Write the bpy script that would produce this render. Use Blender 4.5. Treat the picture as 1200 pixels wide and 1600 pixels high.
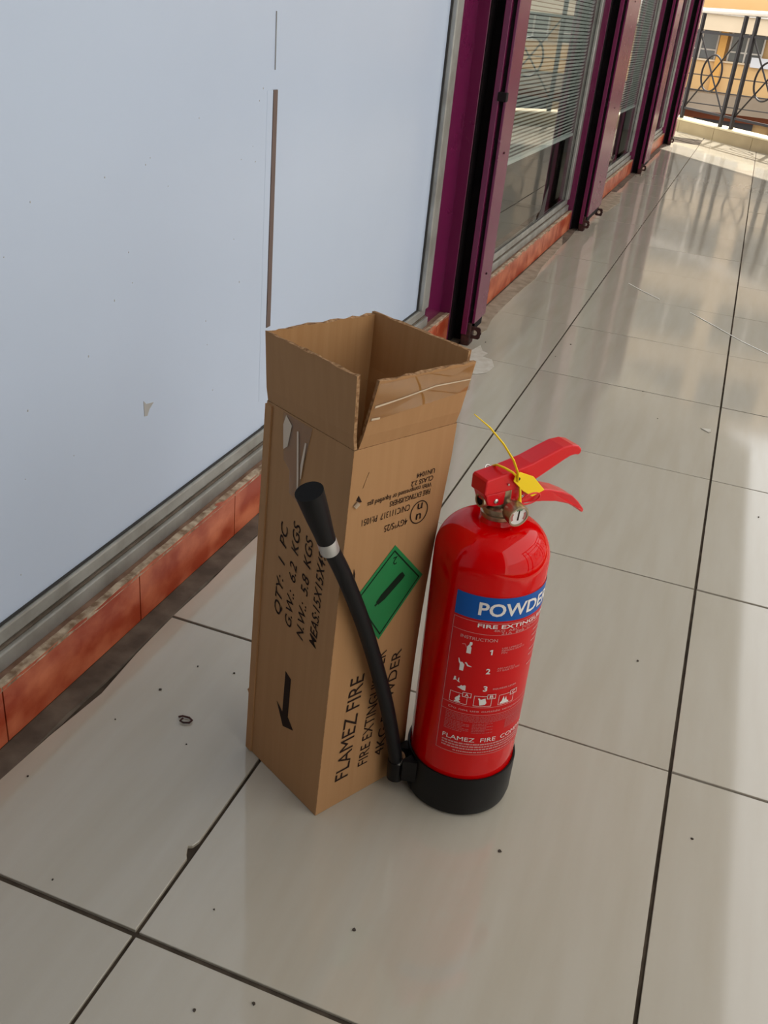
import bpy, bmesh, math, random
from mathutils import Vector, Matrix
random.seed(7)
S = bpy.context.scene
COL = S.collection
for o in list(bpy.data.objects):
    bpy.data.objects.remove(o)
R = math.radians

# ------------------------------------------------------------------ camera
cam_d = bpy.data.cameras.new('camera')
cam_d.sensor_fit = 'VERTICAL'
cam_d.sensor_height = 36.0
cam_d.lens = 1464.0 / 1600.0 * 36.0
cam_d.clip_start = 0.05
cam_d.clip_end = 300
cam = bpy.data.objects.new('camera', cam_d)
COL.objects.link(cam)
cam.matrix_world = (Matrix.Translation((0.3992, -0.5548, 0.8874)) @ Matrix.Rotation(0.3050, 4, 'Z')
                    @ Matrix.Rotation(1.0754, 4, 'X') @ Matrix.Rotation(0.1067, 4, 'Z'))
S.camera = cam

# ------------------------------------------------------------------ sky, sun, exposure
world = bpy.data.worlds.new('sky')
S.world = world
world.use_nodes = True
wn = world.node_tree
bg = wn.nodes['Background']
bg.inputs['Color'].default_value = (1.0, 0.985, 0.955, 1)
bg.inputs['Strength'].default_value = 4.6
sun_d = bpy.data.lights.new('sun', 'SUN')
sun_d.energy = 22.0
sun_d.angle = R(0.6)
sun_d.color = (1.0, 0.95, 0.86)
sun = bpy.data.objects.new('sun', sun_d)
COL.objects.link(sun)
sun.rotation_euler = Vector((0.25, 1.8, 2.6)).to_track_quat('Z', 'Y').to_euler()
sun.location = (3, 14, 12)
S.view_settings.view_transform = 'Standard'
S.view_settings.look = 'None'
S.view_settings.gamma = 1.0
S.view_settings.use_curve_mapping = False
S.view_settings.exposure = -1.05

# ------------------------------------------------------------------ helpers: materials
def srgb(r, g, b):
    f = lambda c: c / 12.92 if c <= 0.04045 else ((c + 0.055) / 1.055) ** 2.4
    return (f(r / 255), f(g / 255), f(b / 255), 1)

def mat(name, col, rough=0.5, metal=0.0, spec=0.5, coat=0.0, coat_rough=0.05, var=None, scale=8.0,
        stretch=(1, 1, 1), bump=0.0, detail=4.0, contrast=(0.35, 0.65), rand=0.0, rough_var=0.0):
    m = bpy.data.materials.new(name)
    m.use_nodes = True
    nt = m.node_tree
    b = nt.nodes['Principled BSDF']
    b.inputs['Base Color'].default_value = col
    b.inputs['Roughness'].default_value = rough
    b.inputs['Metallic'].default_value = metal
    b.inputs['Specular IOR Level'].default_value = spec
    b.inputs['Coat Weight'].default_value = coat
    b.inputs['Coat Roughness'].default_value = coat_rough
    if var is not None or bump or rough_var:
        tc = nt.nodes.new('ShaderNodeTexCoord')
        mp = nt.nodes.new('ShaderNodeMapping')
        mp.inputs['Scale'].default_value = stretch
        nt.links.new(tc.outputs['Object'], mp.inputs['Vector'])
        nz = nt.nodes.new('ShaderNodeTexNoise')
        nz.inputs['Scale'].default_value = scale
        nz.inputs['Detail'].default_value = detail
        nt.links.new(mp.outputs['Vector'], nz.inputs['Vector'])
        if var is not None:
            rp = nt.nodes.new('ShaderNodeValToRGB')
            rp.color_ramp.elements[0].position = contrast[0]
            rp.color_ramp.elements[1].position = contrast[1]
            rp.color_ramp.elements[0].color = col
            rp.color_ramp.elements[1].color = var
            nt.links.new(nz.outputs['Fac'], rp.inputs['Fac'])
            out = rp.outputs['Color']
            if rand:
                oi = nt.nodes.new('ShaderNodeObjectInfo')
                mr = nt.nodes.new('ShaderNodeMapRange')
                mr.inputs['To Min'].default_value = 1 - rand
                mr.inputs['To Max'].default_value = 1 + rand
                nt.links.new(oi.outputs['Random'], mr.inputs['Value'])
                hs = nt.nodes.new('ShaderNodeHueSaturation')
                nt.links.new(mr.outputs['Result'], hs.inputs['Value'])
                nt.links.new(out, hs.inputs['Color'])
                out = hs.outputs['Color']
            nt.links.new(out, b.inputs['Base Color'])
        if bump:
            bp = nt.nodes.new('ShaderNodeBump')
            bp.inputs['Strength'].default_value = bump
            bp.inputs['Distance'].default_value = 0.002
            nt.links.new(nz.outputs['Fac'], bp.inputs['Height'])
            nt.links.new(bp.outputs['Normal'], b.inputs['Normal'])
        if rough_var:
            mr2 = nt.nodes.new('ShaderNodeMapRange')
            mr2.inputs['To Min'].default_value = max(0.0, rough - rough_var)
            mr2.inputs['To Max'].default_value = rough + rough_var
            nt.links.new(nz.outputs['Fac'], mr2.inputs['Value'])
            nt.links.new(mr2.outputs['Result'], b.inputs['Roughness'])
    return m

def glass_mat(name, ior, tint):
    m = bpy.data.materials.new(name)
    m.use_nodes = True
    nt = m.node_tree
    nt.nodes.remove(nt.nodes['Principled BSDF'])
    out = nt.nodes['Material Output']
    tr = nt.nodes.new('ShaderNodeBsdfTransparent')
    tr.inputs['Color'].default_value = tint
    gl = nt.nodes.new('ShaderNodeBsdfGlossy')
    gl.inputs['Roughness'].default_value = 0.01
    fr = nt.nodes.new('ShaderNodeFresnel')
    fr.inputs['IOR'].default_value = ior
    mx = nt.nodes.new('ShaderNodeMixShader')
    ge = nt.nodes.new('ShaderNodeNewGeometry')          # the rear face of a pane adds no second mirror
    sb = nt.nodes.new('ShaderNodeMath'); sb.operation = 'SUBTRACT'; sb.inputs[0].default_value = 1.0
    ml = nt.nodes.new('ShaderNodeMath'); ml.operation = 'MULTIPLY'
    nt.links.new(ge.outputs['Backfacing'], sb.inputs[1])
    nt.links.new(fr.outputs['Fac'], ml.inputs[0]); nt.links.new(sb.outputs[0], ml.inputs[1])
    nt.links.new(ml.outputs[0], mx.inputs['Fac'])
    nt.links.new(tr.outputs['BSDF'], mx.inputs[1])
    nt.links.new(gl.outputs['BSDF'], mx.inputs[2])
    nt.links.new(mx.outputs['Shader'], out.inputs['Surface'])
    return m

M = {}
M['tile'] = mat('floor_tile_glaze', srgb(177, 170, 157), 0.075, spec=0.9, var=srgb(172, 164, 149), scale=5,
                stretch=(5, 0.6, 1), detail=6, rand=0.025, rough_var=0.01)
M['grout'] = mat('floor_grout', srgb(84, 74, 64), 0.95, spec=0.1, var=srgb(62, 54, 46), scale=30)
M['cement'] = mat('cement', srgb(108, 97, 86), 0.95, spec=0.1, var=srgb(84, 74, 66), scale=22, bump=0.8)
M['spill'] = mat('cement_spill', srgb(158, 146, 130), 0.95, spec=0.1, var=srgb(134, 122, 106), scale=22, bump=0.6)
M['cement2'] = mat('ledge_mortar', srgb(140, 112, 96), 0.95, spec=0.1, var=srgb(112, 86, 72), scale=26, bump=0.8)
M['crumb'] = mat('old_paint_crust', srgb(190, 172, 150), 0.95, spec=0.1, var=srgb(128, 104, 84), scale=60, bump=1)
M['orange'] = mat('orange_marble_tile', srgb(206, 118, 84), 0.3, spec=0.35, var=srgb(158, 62, 36), scale=11,
                  stretch=(1, 1, 1.4), detail=9, contrast=(0.33, 0.58), rand=0.05)
M['white'] = mat('white_board', srgb(192, 205, 226), 0.22, spec=0.4, var=srgb(189, 202, 223), scale=2.0)
M['whitewall'] = mat('plaster', srgb(206, 205, 200), 0.8, spec=0.2, var=srgb(196, 195, 190), scale=3)
M['ceil'] = mat('soffit_paint', srgb(200, 198, 192), 0.9, spec=0.1, var=srgb(190, 188, 182), scale=3)
M['alu'] = mat('dull_aluminium', srgb(176, 176, 172), 0.42, metal=0.55, var=srgb(150, 148, 142), scale=14, rough_var=0.1)
M['groove'] = mat('brown_groove', srgb(112, 101, 90), 0.8, spec=0.2, var=srgb(88, 78, 68), scale=30)  # brownish tone of the groove between the bottom rails
M['gasket'] = mat('dark_gasket', srgb(52, 50, 48), 0.8)
M['purple'] = mat('purple_paint', srgb(104, 22, 68), 0.27, spec=0.55, var=srgb(98, 20, 64), scale=6, rough_var=0.02)
M['slot'] = mat('dark_channel', srgb(26, 18, 22), 0.75, spec=0.2, var=srgb(18, 13, 15), scale=20)  # near-black tone for the post channels, latch and outlet bore
M['rust'] = mat('rusty_steel', srgb(74, 40, 36), 0.75, spec=0.3, var=srgb(44, 26, 24), scale=60)
M['glass'] = glass_mat('window_glass', 1.75, (0.90, 0.93, 0.92, 1))
M['blind'] = mat('blind_slat', srgb(205, 209, 206), 0.5, spec=0.4)
M['roomfloor'] = mat('shop_floor', srgb(150, 138, 124), 0.3, var=srgb(138, 126, 112), scale=3)
M['roomwall'] = mat('shop_wall', srgb(150, 146, 142), 0.8, var=srgb(140, 136, 132), scale=3)
M['card'] = mat('cardboard', srgb(173, 132, 92), 0.82, spec=0.18, var=srgb(169, 128, 88), scale=9,
                stretch=(14, 14, 0.35), detail=5, bump=0.06)
M['cardin'] = mat('cardboard_inside', srgb(180, 139, 96), 0.85, spec=0.15, var=srgb(173, 131, 88), scale=9,
                  stretch=(14, 14, 0.35), bump=0.1)
M['cardedge'] = mat('corrugated_edge', srgb(176, 140, 104), 0.95, spec=0.1, var=srgb(120, 86, 58), scale=220)
M['ink'] = mat('black_print', srgb(44, 30, 24), 0.75, spec=0.15)
M['green'] = mat('green_sticker', srgb(34, 128, 72), 0.5, spec=0.35, var=srgb(30, 118, 66), scale=12)
M['greenink'] = mat('sticker_print', srgb(14, 34, 22), 0.6, spec=0.2)
M['tape'] = glass_mat('clear_tape', 1.5, (0.93, 0.90, 0.84, 1))
M['tapehaze'] = mat('crumpled_tape', srgb(206, 186, 160), 0.3, spec=0.5)
M['red'] = mat('red_enamel', srgb(208, 0, 2), 0.4, spec=0.0, coat=0.6, coat_rough=0.02)
M['redp'] = mat('red_lever_paint', srgb(214, 8, 26), 0.32, spec=0.4, coat=0.2, coat_rough=0.15)
M['black'] = mat('black_plastic', srgb(14, 13, 14), 0.45, spec=0.25)
M['rubber'] = mat('black_rubber', srgb(16, 16, 19), 0.5, spec=0.25)
M['hollow'] = mat('nozzle_inside', srgb(14, 14, 15), 0.7, spec=0.2)
M['band'] = mat('silver_band', srgb(190, 190, 188), 0.35, metal=0.6)
M['nickel'] = mat('nickel', srgb(176, 162, 140), 0.28, metal=0.9, var=srgb(150, 136, 114), scale=40)
M['steel'] = mat('steel', srgb(190, 188, 184), 0.25, metal=0.9)
M['dial'] = mat('gauge_face', srgb(222, 222, 220), 0.4)
M['dialred'] = mat('gauge_red', srgb(176, 110, 104), 0.5)
M['dialgreen'] = mat('gauge_green', srgb(110, 140, 112), 0.5)
M['blue'] = mat('blue_print', srgb(8, 84, 165), 0.45, spec=0.25)
M['labelred'] = mat('label_red', srgb(198, 6, 12), 0.4, spec=0.25)
M['whiteprint'] = mat('white_print', srgb(226, 222, 218), 0.5, spec=0.3)
M['pinkprint'] = mat('fine_white_print', srgb(205, 140, 138), 0.5, spec=0.3)
M['yellow'] = mat('yellow_plastic', srgb(250, 212, 14), 0.4, spec=0.4)
M['iron'] = mat('black_iron', srgb(26, 18, 20), 0.45, spec=0.3)
M['handrail'] = mat('polished_handrail', srgb(206, 200, 196), 0.25, metal=0.5)
M['curb'] = mat('beige_curb_tile', srgb(164, 146, 108), 0.45, var=srgb(154, 136, 98), scale=6, rand=0.04)
M['curbtop'] = mat('cream_coping', srgb(226, 214, 178), 0.5, var=srgb(216, 203, 166), scale=6)
M['yellowwall'] = mat('ochre_facade', srgb(210, 176, 128), 0.8, spec=0.2, var=srgb(202, 166, 116), scale=0.6)
M['upperwall'] = mat('faded_plaster', srgb(186, 168, 146), 0.85, spec=0.2, var=srgb(176, 160, 140), scale=0.5)
M['creamband'] = mat('cream_facade_band', srgb(214, 196, 170), 0.8, spec=0.2, var=srgb(204, 186, 160), scale=0.8)
M['pillar'] = mat('ochre_pillar', srgb(206, 156, 88), 0.8, spec=0.2)
M['farglass'] = mat('far_window_pane', srgb(96, 96, 92), 0.12, spec=0.6, var=srgb(84, 86, 84), scale=0.7)
M['farframe'] = mat('far_window_frame', srgb(205, 200, 192), 0.6)
M['awning'] = mat('grey_awning', srgb(146, 132, 116), 0.8, spec=0.2, var=srgb(132, 118, 102), scale=0.7)
M['brick'] = mat('brown_shopfront', srgb(146, 84, 56), 0.8, spec=0.2, var=srgb(122, 68, 46), scale=0.8)
M['dark'] = mat('dark_shopfront', srgb(50, 46, 48), 0.5)
M['poster'] = mat('pale_banner', srgb(206, 208, 214), 0.6)
M['asphalt'] = mat('street', srgb(120, 114, 106), 0.95, spec=0.1, var=srgb(106, 100, 94), scale=0.4)
M['cable'] = mat('cable', srgb(52, 46, 42), 0.7)
M['grit'] = mat('grit', srgb(60, 50, 42), 0.95)
M['stain'] = mat('dried_paper_residue', srgb(198, 194, 184), 0.6, spec=0.2, var=srgb(184, 177, 164), scale=40)
M['thread'] = mat('white_thread', srgb(240, 238, 232), 0.6, spec=0.2)
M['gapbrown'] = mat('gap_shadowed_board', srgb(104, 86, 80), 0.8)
M['scuff'] = mat('scuff', srgb(170, 168, 166), 0.7)

# ------------------------------------------------------------------ helpers: geometry
class MB:
    def __init__(s):
        s.v = []; s.f = []; s.m = []
    def add(s, verts, faces, mi=0):
        o = len(s.v)
        s.v += [Vector(p) for p in verts]
        s.f += [tuple(i + o for i in f) for f in faces]
        s.m += [mi] * len(faces)
        return s
    def hexa(s, c, mi=0):           # 8 corners: bottom loop 0-3, top loop 4-7
        return s.add(c, [(3, 2, 1, 0), (4, 5, 6, 7), (0, 1, 5, 4), (1, 2, 6, 5), (2, 3, 7, 6), (3, 0, 4, 7)], mi)
    def box(s, x0, x1, y0, y1, z0, z1, mi=0):
        return s.hexa([(x0, y0, z0), (x1, y0, z0), (x1, y1, z0), (x0, y1, z0),
                       (x0, y0, z1), (x1, y0, z1), (x1, y1, z1), (x0, y1, z1)], mi)
    def prism(s, poly, f0, f1, mi=0):   # poly of 2-D points; f0/f1 map a 2-D point to 3-D at either side
        n = len(poly)
        a = [f0(p) for p in poly]; b = [f1(p) for p in poly]
        return s.add(a + b, [tuple(reversed(range(n))), tuple(range(n, 2 * n))] +
                     [(i, (i + 1) % n, n + (i + 1) % n, n + i) for i in range(n)], mi)
    def tube(s, pts, rad, seg=12, caps=True, mi=0, flat=1.0):
        pts = [Vector(p) for p in pts]
        n = len(pts)
        if not hasattr(rad, '__len__'):
            rad = [rad] * n
        rings = []
        t0 = (pts[1] - pts[0]).normalized()
        up = Vector((0, 0, 1)) if abs(t0.z) < 0.9 else Vector((1, 0, 0))
        nrm = t0.cross(up).normalized()
        for i in range(n):
            t = (pts[min(i + 1, n - 1)] - pts[max(i - 1, 0)])
            t = t.normalized() if t.length > 1e-9 else t0
            nrm = (nrm - t * nrm.dot(t)).normalized()
            bi = t.cross(nrm)
            rings.append([pts[i] + (nrm * math.cos(a) + bi * math.sin(a) * flat) * rad[i]
                          for a in [2 * math.pi * k / seg for k in range(seg)]])
        v = [p for r in rings for p in r]
        f = []
        for i in range(n - 1):
            for k in range(seg):
                k2 = (k + 1) % seg
                f.append((i * seg + k, i * seg + k2, (i + 1) * seg + k2, (i + 1) * seg + k))
        if caps:
            f.append(tuple(reversed(range(seg))))
            f.append(tuple((n - 1) * seg + k for k in range(seg)))
        return s.add(v, f, mi)
    def lathe(s, prof, seg=48, mat4=None, mi=0, caps=True):   # prof: (r, z)
        v = []
        for r, z in prof:
            for k in range(seg):
                a = 2 * math.pi * k / seg
                p = Vector((r * math.cos(a), r * math.sin(a), z))
                v.append(mat4 @ p if mat4 else p)
        f = []
        n = len(prof)
        for i in range(n - 1):
            for k in range(seg):
                k2 = (k + 1) % seg
                f.append((i * seg + k, i * seg + k2, (i + 1) * seg + k2, (i + 1) * seg + k))
        if caps:
            f.append(tuple(reversed(range(seg))))
            f.append(tuple((n - 1) * seg + k for k in range(seg)))
        return s.add(v, f, mi)
    def mesh(s, name, mats, smooth=False, angle=35):
        me = bpy.data.meshes.new(name)
        me.from_pydata([tuple(p) for p in s.v], [], s.f)
        for m in (mats if isinstance(mats, (list, tuple)) else [mats]):
            me.materials.append(m)
        for p, mi in zip(me.polygons, s.m):
            p.material_index = mi
        bm = bmesh.new(); bm.from_mesh(me)
        bmesh.ops.recalc_face_normals(bm, faces=bm.faces)
        if smooth:
            lim = R(angle)
            for f in bm.faces:
                f.smooth = True
            for e in bm.edges:
                if len(e.link_faces) == 2 and e.calc_face_angle(0) > lim:
                    e.smooth = False
        bm.to_mesh(me); bm.free()
        return me
    def build(s, name, mats, parent=None, smooth=False, bevel=0.0, angle=35):
        o = bpy.data.objects.new(name, s.mesh(name, mats, smooth, angle))
        COL.objects.link(o)
        o.parent = parent
        if bevel:
            md = o.modifiers.new('bevel', 'BEVEL')
            md.width = bevel; md.segments = 2; md.limit_method = 'ANGLE'; md.angle_limit = R(40)
        return o

def empty(name, loc=(0, 0, 0), rz=0.0, parent=None):
    o = bpy.data.objects.new(name, None)
    o.empty_display_size = 0.05
    COL.objects.link(o)
    o.location = loc; o.rotation_euler = (0, 0, rz); o.parent = parent
    return o

def tag(o, label, cat, group=None):
    o['label'] = label; o['category'] = cat
    if group:
        o['group'] = group
    return o

def struct(o):
    o['kind'] = 'structure'
    return o

def clip_poly(poly, n, d):           # keep n.p <= d
    out = []
    for i in range(len(poly)):
        a, b = poly[i], poly[(i + 1) % len(poly)]
        da = n[0] * a[0] + n[1] * a[1] - d; db = n[0] * b[0] + n[1] * b[1] - d
        if da <= 0:
            out.append(a)
        if (da < 0 < db) or (db < 0 < da):
            t = da / (da - db)
            out.append((a[0] + (b[0] - a[0]) * t, a[1] + (b[1] - a[1]) * t))
    return out

_cap = None
def text_shape(txt, cap, width=None, bold=0.0, shear=0.0):
    """flat lettering as (verts2d, faces); origin at left end of the baseline"""
    global _cap
    def raw(t, off):
        cu = bpy.data.curves.new('t', 'FONT')
        cu.body = t; cu.size = 1.0; cu.resolution_u = 3; cu.offset = off; cu.shear = shear
        ob = bpy.data.objects.new('t', cu)
        COL.objects.link(ob)
        dg = bpy.context.evaluated_depsgraph_get()
        me = bpy.data.meshes.new_from_object(ob.evaluated_get(dg))
        v = [(p.co.x, p.co.y) for p in me.vertices]
        f = [tuple(p.vertices) for p in me.polygons]
        bpy.data.objects.remove(ob); bpy.data.curves.remove(cu); bpy.data.meshes.remove(me)
        return v, f
    if _cap is None:
        hv, _ = raw('H', 0)
        _cap = max(p[1] for p in hv)
    v, f = raw(txt, bold)
    x0 = min(p[0] for p in v); x1 = max(p[0] for p in v)
    sy = cap / _cap
    sx = sy if width is None else width / (x1 - x0)
    return [((p[0] - x0) * sx, p[1] * sy) for p in v], f

def print_on(name, shape, fn, material, parent, label=None):
    v, f = shape
    mb = MB(); mb.add([fn(p) for p in v], f)
    me = bpy.data.meshes.new(name)
    me.from_pydata([tuple(p) for p in mb.v], [], mb.f)
    me.materials.append(material)
    o = bpy.data.objects.new(name, me)
    COL.objects.link(o)
    o.parent = parent
    if label:
        o['label'] = label
    return o

# ------------------------------------------------------------------ the place: constants
T = 0.513                    # tile pitch
XW = -0.307                  # face of the skirting tiles
XG = -0.345                  # window plane
RA = Vector((-0.383, 10.524, 0)); RD = Vector((0.6106, -0.7919, 0)); RN = Vector((0.7919, 0.6106, 0))  # curb line
XE = 1.175                   # open edge of the corridor
YB = -2.6                    # corridor carries on behind the camera
HC = 2.6
YR = -0.75                   # open side starts here; the unseen wall before it is added for shade
rail_d = RN.x * RA.x + RN.y * RA.y

# ------------------------------------------------------------------ floor
floor = struct(empty('floor'))
mb = MB()
base_poly = clip_poly([(-0.42, YB), (XE, YB), (XE, 12.5), (-0.42, 12.5)], (RN.x, RN.y), rail_d + 0.02)
base_poly2 = clip_poly([(-3.0, 9.2), (-0.42, 9.2), (-0.42, 15), (-3.0, 15)], (RN.x, RN.y), rail_d + 0.02)
for bpz in (base_poly, base_poly2):
    mb.prism(bpz, lambda p: (p[0], p[1], -0.22), lambda p: (p[0], p[1], -0.004))
mb.build('grout_bed', M['grout'], floor)

cols = [(-0.270, 0.0), (0.0, T), (T, 2 * T), (2 * T, XE)]
cgap = {0: 0.0065, 1: 0.0045, 2: 0.0042}
def tile_mesh(poly, zt=0.0):
    n = len(poly)
    cx = sum(p[0] for p in poly) / n; cy = sum(p[1] for p in poly) / n
    ch = 0.0008
    ins = []
    for i in range(n):
        a, b, c = Vector(poly[i - 1]), Vector(poly[i]), Vector(poly[(i + 1) % n])
        d1 = (a - b).normalized(); d2 = (c - b).normalized()
        bis = d1 + d2
        if bis.length < 1e-4:
            bis = Vector((-d2.y, d2.x))
        cr = d1.x * d2.y - d1.y * d2.x
        bis = bis.normalized() * (ch if cr < 0 else -ch)
        q = b + bis
        ins.append((q.x, q.y))
    v = [(p[0] - cx, p[1] - cy, -0.012) for p in poly] + [(p[0] - cx, p[1] - cy, zt - 0.0006) for p in poly] + \
        [(p[0] - cx, p[1] - cy, zt) for p in ins]
    f = [tuple(range(2 * n, 3 * n))]
    for i in range(n):
        j = (i + 1) % n
        f += [(i, j, n + j, n + i), (n + i, n + j, 2 * n + j, 2 * n + i)]
    m = MB(); m.add(v, f)
    return m, cx, cy
rows = range(-5, 24)
for ci, (xa, xb) in enumerate(cols):
    for k in rows:
        ga = cgap.get(k, 0.0030) / 2; gb = cgap.get(k + 1, 0.0030) / 2
        x0 = xa + (0.0024 if ci else 0.0); x1 = xb - (0.0024 if ci < 3 else 0)
        y0, y1 = k * T + ga, (k + 1) * T - gb
        poly = [(x0, y0), (x1, y0), (x1, y1), (x0, y1)]
        if ci == 0 and k == 0:   # chipped edge beside the carton
            poly = [(x0, y0), (x1, y0), (x1, 0.108), (-0.006, 0.113), (-0.0105, 0.124), (-0.0060, 0.1265), (x1, 0.136), (x1, y1), (x0, y1)]
        if ci == 0:              # ragged cut edge along the wall
            edge = [(x0 + random.uniform(-0.003, 0.006), y1 + (y0 - y1) * t) for t in (0.2, 0.4, 0.6, 0.8)]
            if k == 0:
                edge[1] = (x0 + 0.011, edge[1][1])
            poly = poly + edge
        if ci == 0 and 9.0 < y1:
            poly = [(p[0] if p[0] > -0.2 else -3.0, p[1]) if y0 > 9.2 else p for p in poly]
        poly = clip_poly(poly, (RN.x, RN.y), rail_d)
        if len(poly) < 3:
            continue
        m, cx, cy = tile_mesh(poly)
        t = m.build('tile', M['tile'], floor)
        t.location = (cx, cy, 0)
        t.rotation_euler = (R(random.uniform(-.12, .12)), R(random.uniform(-.16, .16)), 0)

# ------------------------------------------------------------------ skirting, ledge, cement strip
sk = struct(empty('baseboard_left'))
j = 0.175 - 0.3055 * 9
while j < 9.15:
    y0, y1 = j + 0.0012, min(j + 0.3055 - 0.0012, 9.2)
    n = 6
    top = [(y0 + (y1 - y0) * i / n, 0.088 + random.uniform(-0.0018, 0.0012)) for i in range(n + 1)]
    poly = [(y0, 0.0)] + [(y1, 0.0)] + list(reversed(top))
    MB().prism(poly, lambda p: (XW, p[0], p[1]), lambda p: (XW - 0.010, p[0], p[1])).build('skirting_tile', M['orange'], sk)
    j += 0.3055
MB().box(-0.44, XW - 0.010, YB, 9.2, -0.1, 0.0875).build('plinth', M['cement2'], sk)
def strip(name, xa, xb, z, y0, y1, amp, m, parent, dz=0.0, n=160):
    mb = MB(); v = []; f = []
    for i in range(n + 1):
        y = y0 + (y1 - y0) * i / n
        v += [(xa, y, z + random.uniform(0, dz)), (xb + random.uniform(-amp, amp), y, z + random.uniform(0, dz)),
              (xb + amp, y, z - 0.006), (xa, y, z - 0.006)]
        if i:
            b = 4 * i; a = b - 4
            f += [(a, a + 1, b + 1, b), (a + 1, a + 2, b + 2, b + 1), (a + 3, a, b, b + 3)]
    f += [(0, 1, 2, 3), (4 * n + 3, 4 * n + 2, 4 * n + 1, 4 * n)]
    mb.add(v, f)
    return mb.build(name, m, parent)
strip('mortar_strip', XW + 0.001, -0.2715, -0.0005, YB, 9.1, 0.003, M['cement'], sk, 0.0012)
strip('chipped_crust', XW - 0.012, XW - 0.001, 0.0885, YB, 9.1, 0.0012, M['crumb'], sk, 0.003, 420)
def blob(name, pts, z0, z1, m, parent):
    return MB().prism(pts, lambda p: (p[0], p[1], z0), lambda p: (p[0], p[1], z1)).build(name, m, parent)
# spilled cement on the tiles beside the shutter guides
blob('spilled_cement', [(-0.30, 2.24), (-0.24, 2.26), (-0.230, 2.33), (-0.245, 2.45), (-0.250, 2.62), (-0.246, 2.9), (-0.236, 3.1), (-0.255, 3.3), (-0.265, 3.8), (-0.30, 4.0)],
     -0.001, 0.0022, M['spill'], sk)
blob('spilled_cement', [(-0.30, 4.75), (-0.22, 4.85), (-0.20, 5.25), (-0.24, 5.6), (-0.30, 5.6)], -0.001, 0.002, M['spill'], sk)

# ------------------------------------------------------------------ wall above the windows, room behind, roof
wall = struct(empty('wall_left'))
MB().box(-0.46, XG + 0.03, YB, 9.2, 2.28, HC).build('lintel', M['whitewall'], wall)
MB().box(-0.46, XW - 0.02, 9.05, 9.2, 0.0, 2.28).build('corner_pier', M['whitewall'], wall)
MB().box(-3.0, -0.46, 9.08, 9.2, 0.0, HC).build('return_wall', M['whitewall'], wall)
room = struct(empty('wall_back'))
MB().box(-3.1, -3.0, 1.9, 9.2, 0.0, HC).build('back_wall', M['roomwall'], room)
MB().box(-3.0, -0.44, 1.9, 2.0, 0.0, HC).build('partition', M['roomwall'], room)
MB().box(-3.0, -0.44, 4.36, 4.44, 0.0, HC).build('partition', M['roomwall'], room)
MB().box(-3.0, -0.44, 6.70, 6.78, 0.0, HC).build('partition', M['roomwall'], room)
MB().box(-3.0, -0.44, 1.9, 9.08, -0.05, 0.06).build('room_floor', M['roomfloor'], room)

ceil = struct(empty('ceiling'))
cp = clip_poly([(-0.46, YB), (XE, YB), (XE, 13), (-0.46, 13)], (RN.x, RN.y), rail_d + 0.12)
MB().prism(cp, lambda p: (p[0], p[1], HC), lambda p: (p[0], p[1], HC + 0.2)).build('roof_slab', M['ceil'], ceil)
MB().box(-3.1, -0.46, 1.9, 9.2, HC, HC + 0.2).build('room_ceiling', M['ceil'], ceil)
MB().box(-0.46, XE + 0.2, YB - 0.15, YB, -0.2, HC).build('added_end_wall', M['whitewall'], struct(empty('wall_rear_added')))  # unseen end wall, added to darken the space behind the camera
MB().box(XE, XE + 0.2, YB, YR, -0.2, HC).build('added_side_wall', M['whitewall'], struct(empty('wall_right_added')))  # unseen wall, added to cut daylight from the right behind the camera

# ------------------------------------------------------------------ windows
def window(n, y0, y1, panes, solid):
    w = struct(empty('window_%d' % n, (XG, y0, 0.0875)))
    o = Vector((XG, y0, 0.0875))
    def b(name, m, x0, x1, ya, yb, z0, z1, bev=0.0):
        return MB().box(x0 - o.x, x1 - o.x, ya - o.y, yb - o.y, z0 - o.z, z1 - o.z).build(name, m, w, bevel=bev)
    b('bottom_rail', M['alu'], -0.336, -0.328, y0, y1, 0.0875, 0.113, 0.002)
    b('rail_groove', M['groove'], -0.352, -0.336, y0, y1, 0.0875, 0.116)
    b('bottom_rail', M['alu'], -0.362, -0.3375, y0, y1, 0.1165, 0.140, 0.003)
    b('top_rail', M['alu'], -0.372, -0.328, y0, y1, 2.24, 2.28)
    b('jamb', M['alu'], -0.372, -0.330, y0, y0 + 0.045, 0.14, 2.24, 0.003)
    b('jamb', M['alu'], -0.372, -0.330, y1 - 0.055, y1, 0.14, 2.24, 0.003)
    b('gasket', M['gasket'], -0.352, -0.3425, y0 + 0.045, y1 - 0.055, 0.140, 0.1418)
    b('gasket', M['gasket'], -0.352, -0.3425, y1 - 0.0585, y1 - 0.055, 0.1435, 2.24)
    for pi, (ya, yb) in enumerate(panes):
        if solid:
            b('white_panel', M['white'], XG - 0.006 - 0.0012 * pi, XG - 0.0005 - 0.0012 * pi, ya, yb, 0.1419, 2.24)
        else:
            b('pane', M['glass'], XG - 0.001, XG + 0.001, ya, yb, 0.1419, 2.24)
    return w
w1 = window(1, YB, 1.975, [(YB + 0.05, -1.05), (-1.045, 0.9605), (0.9625, 1.9165)], True)
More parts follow.
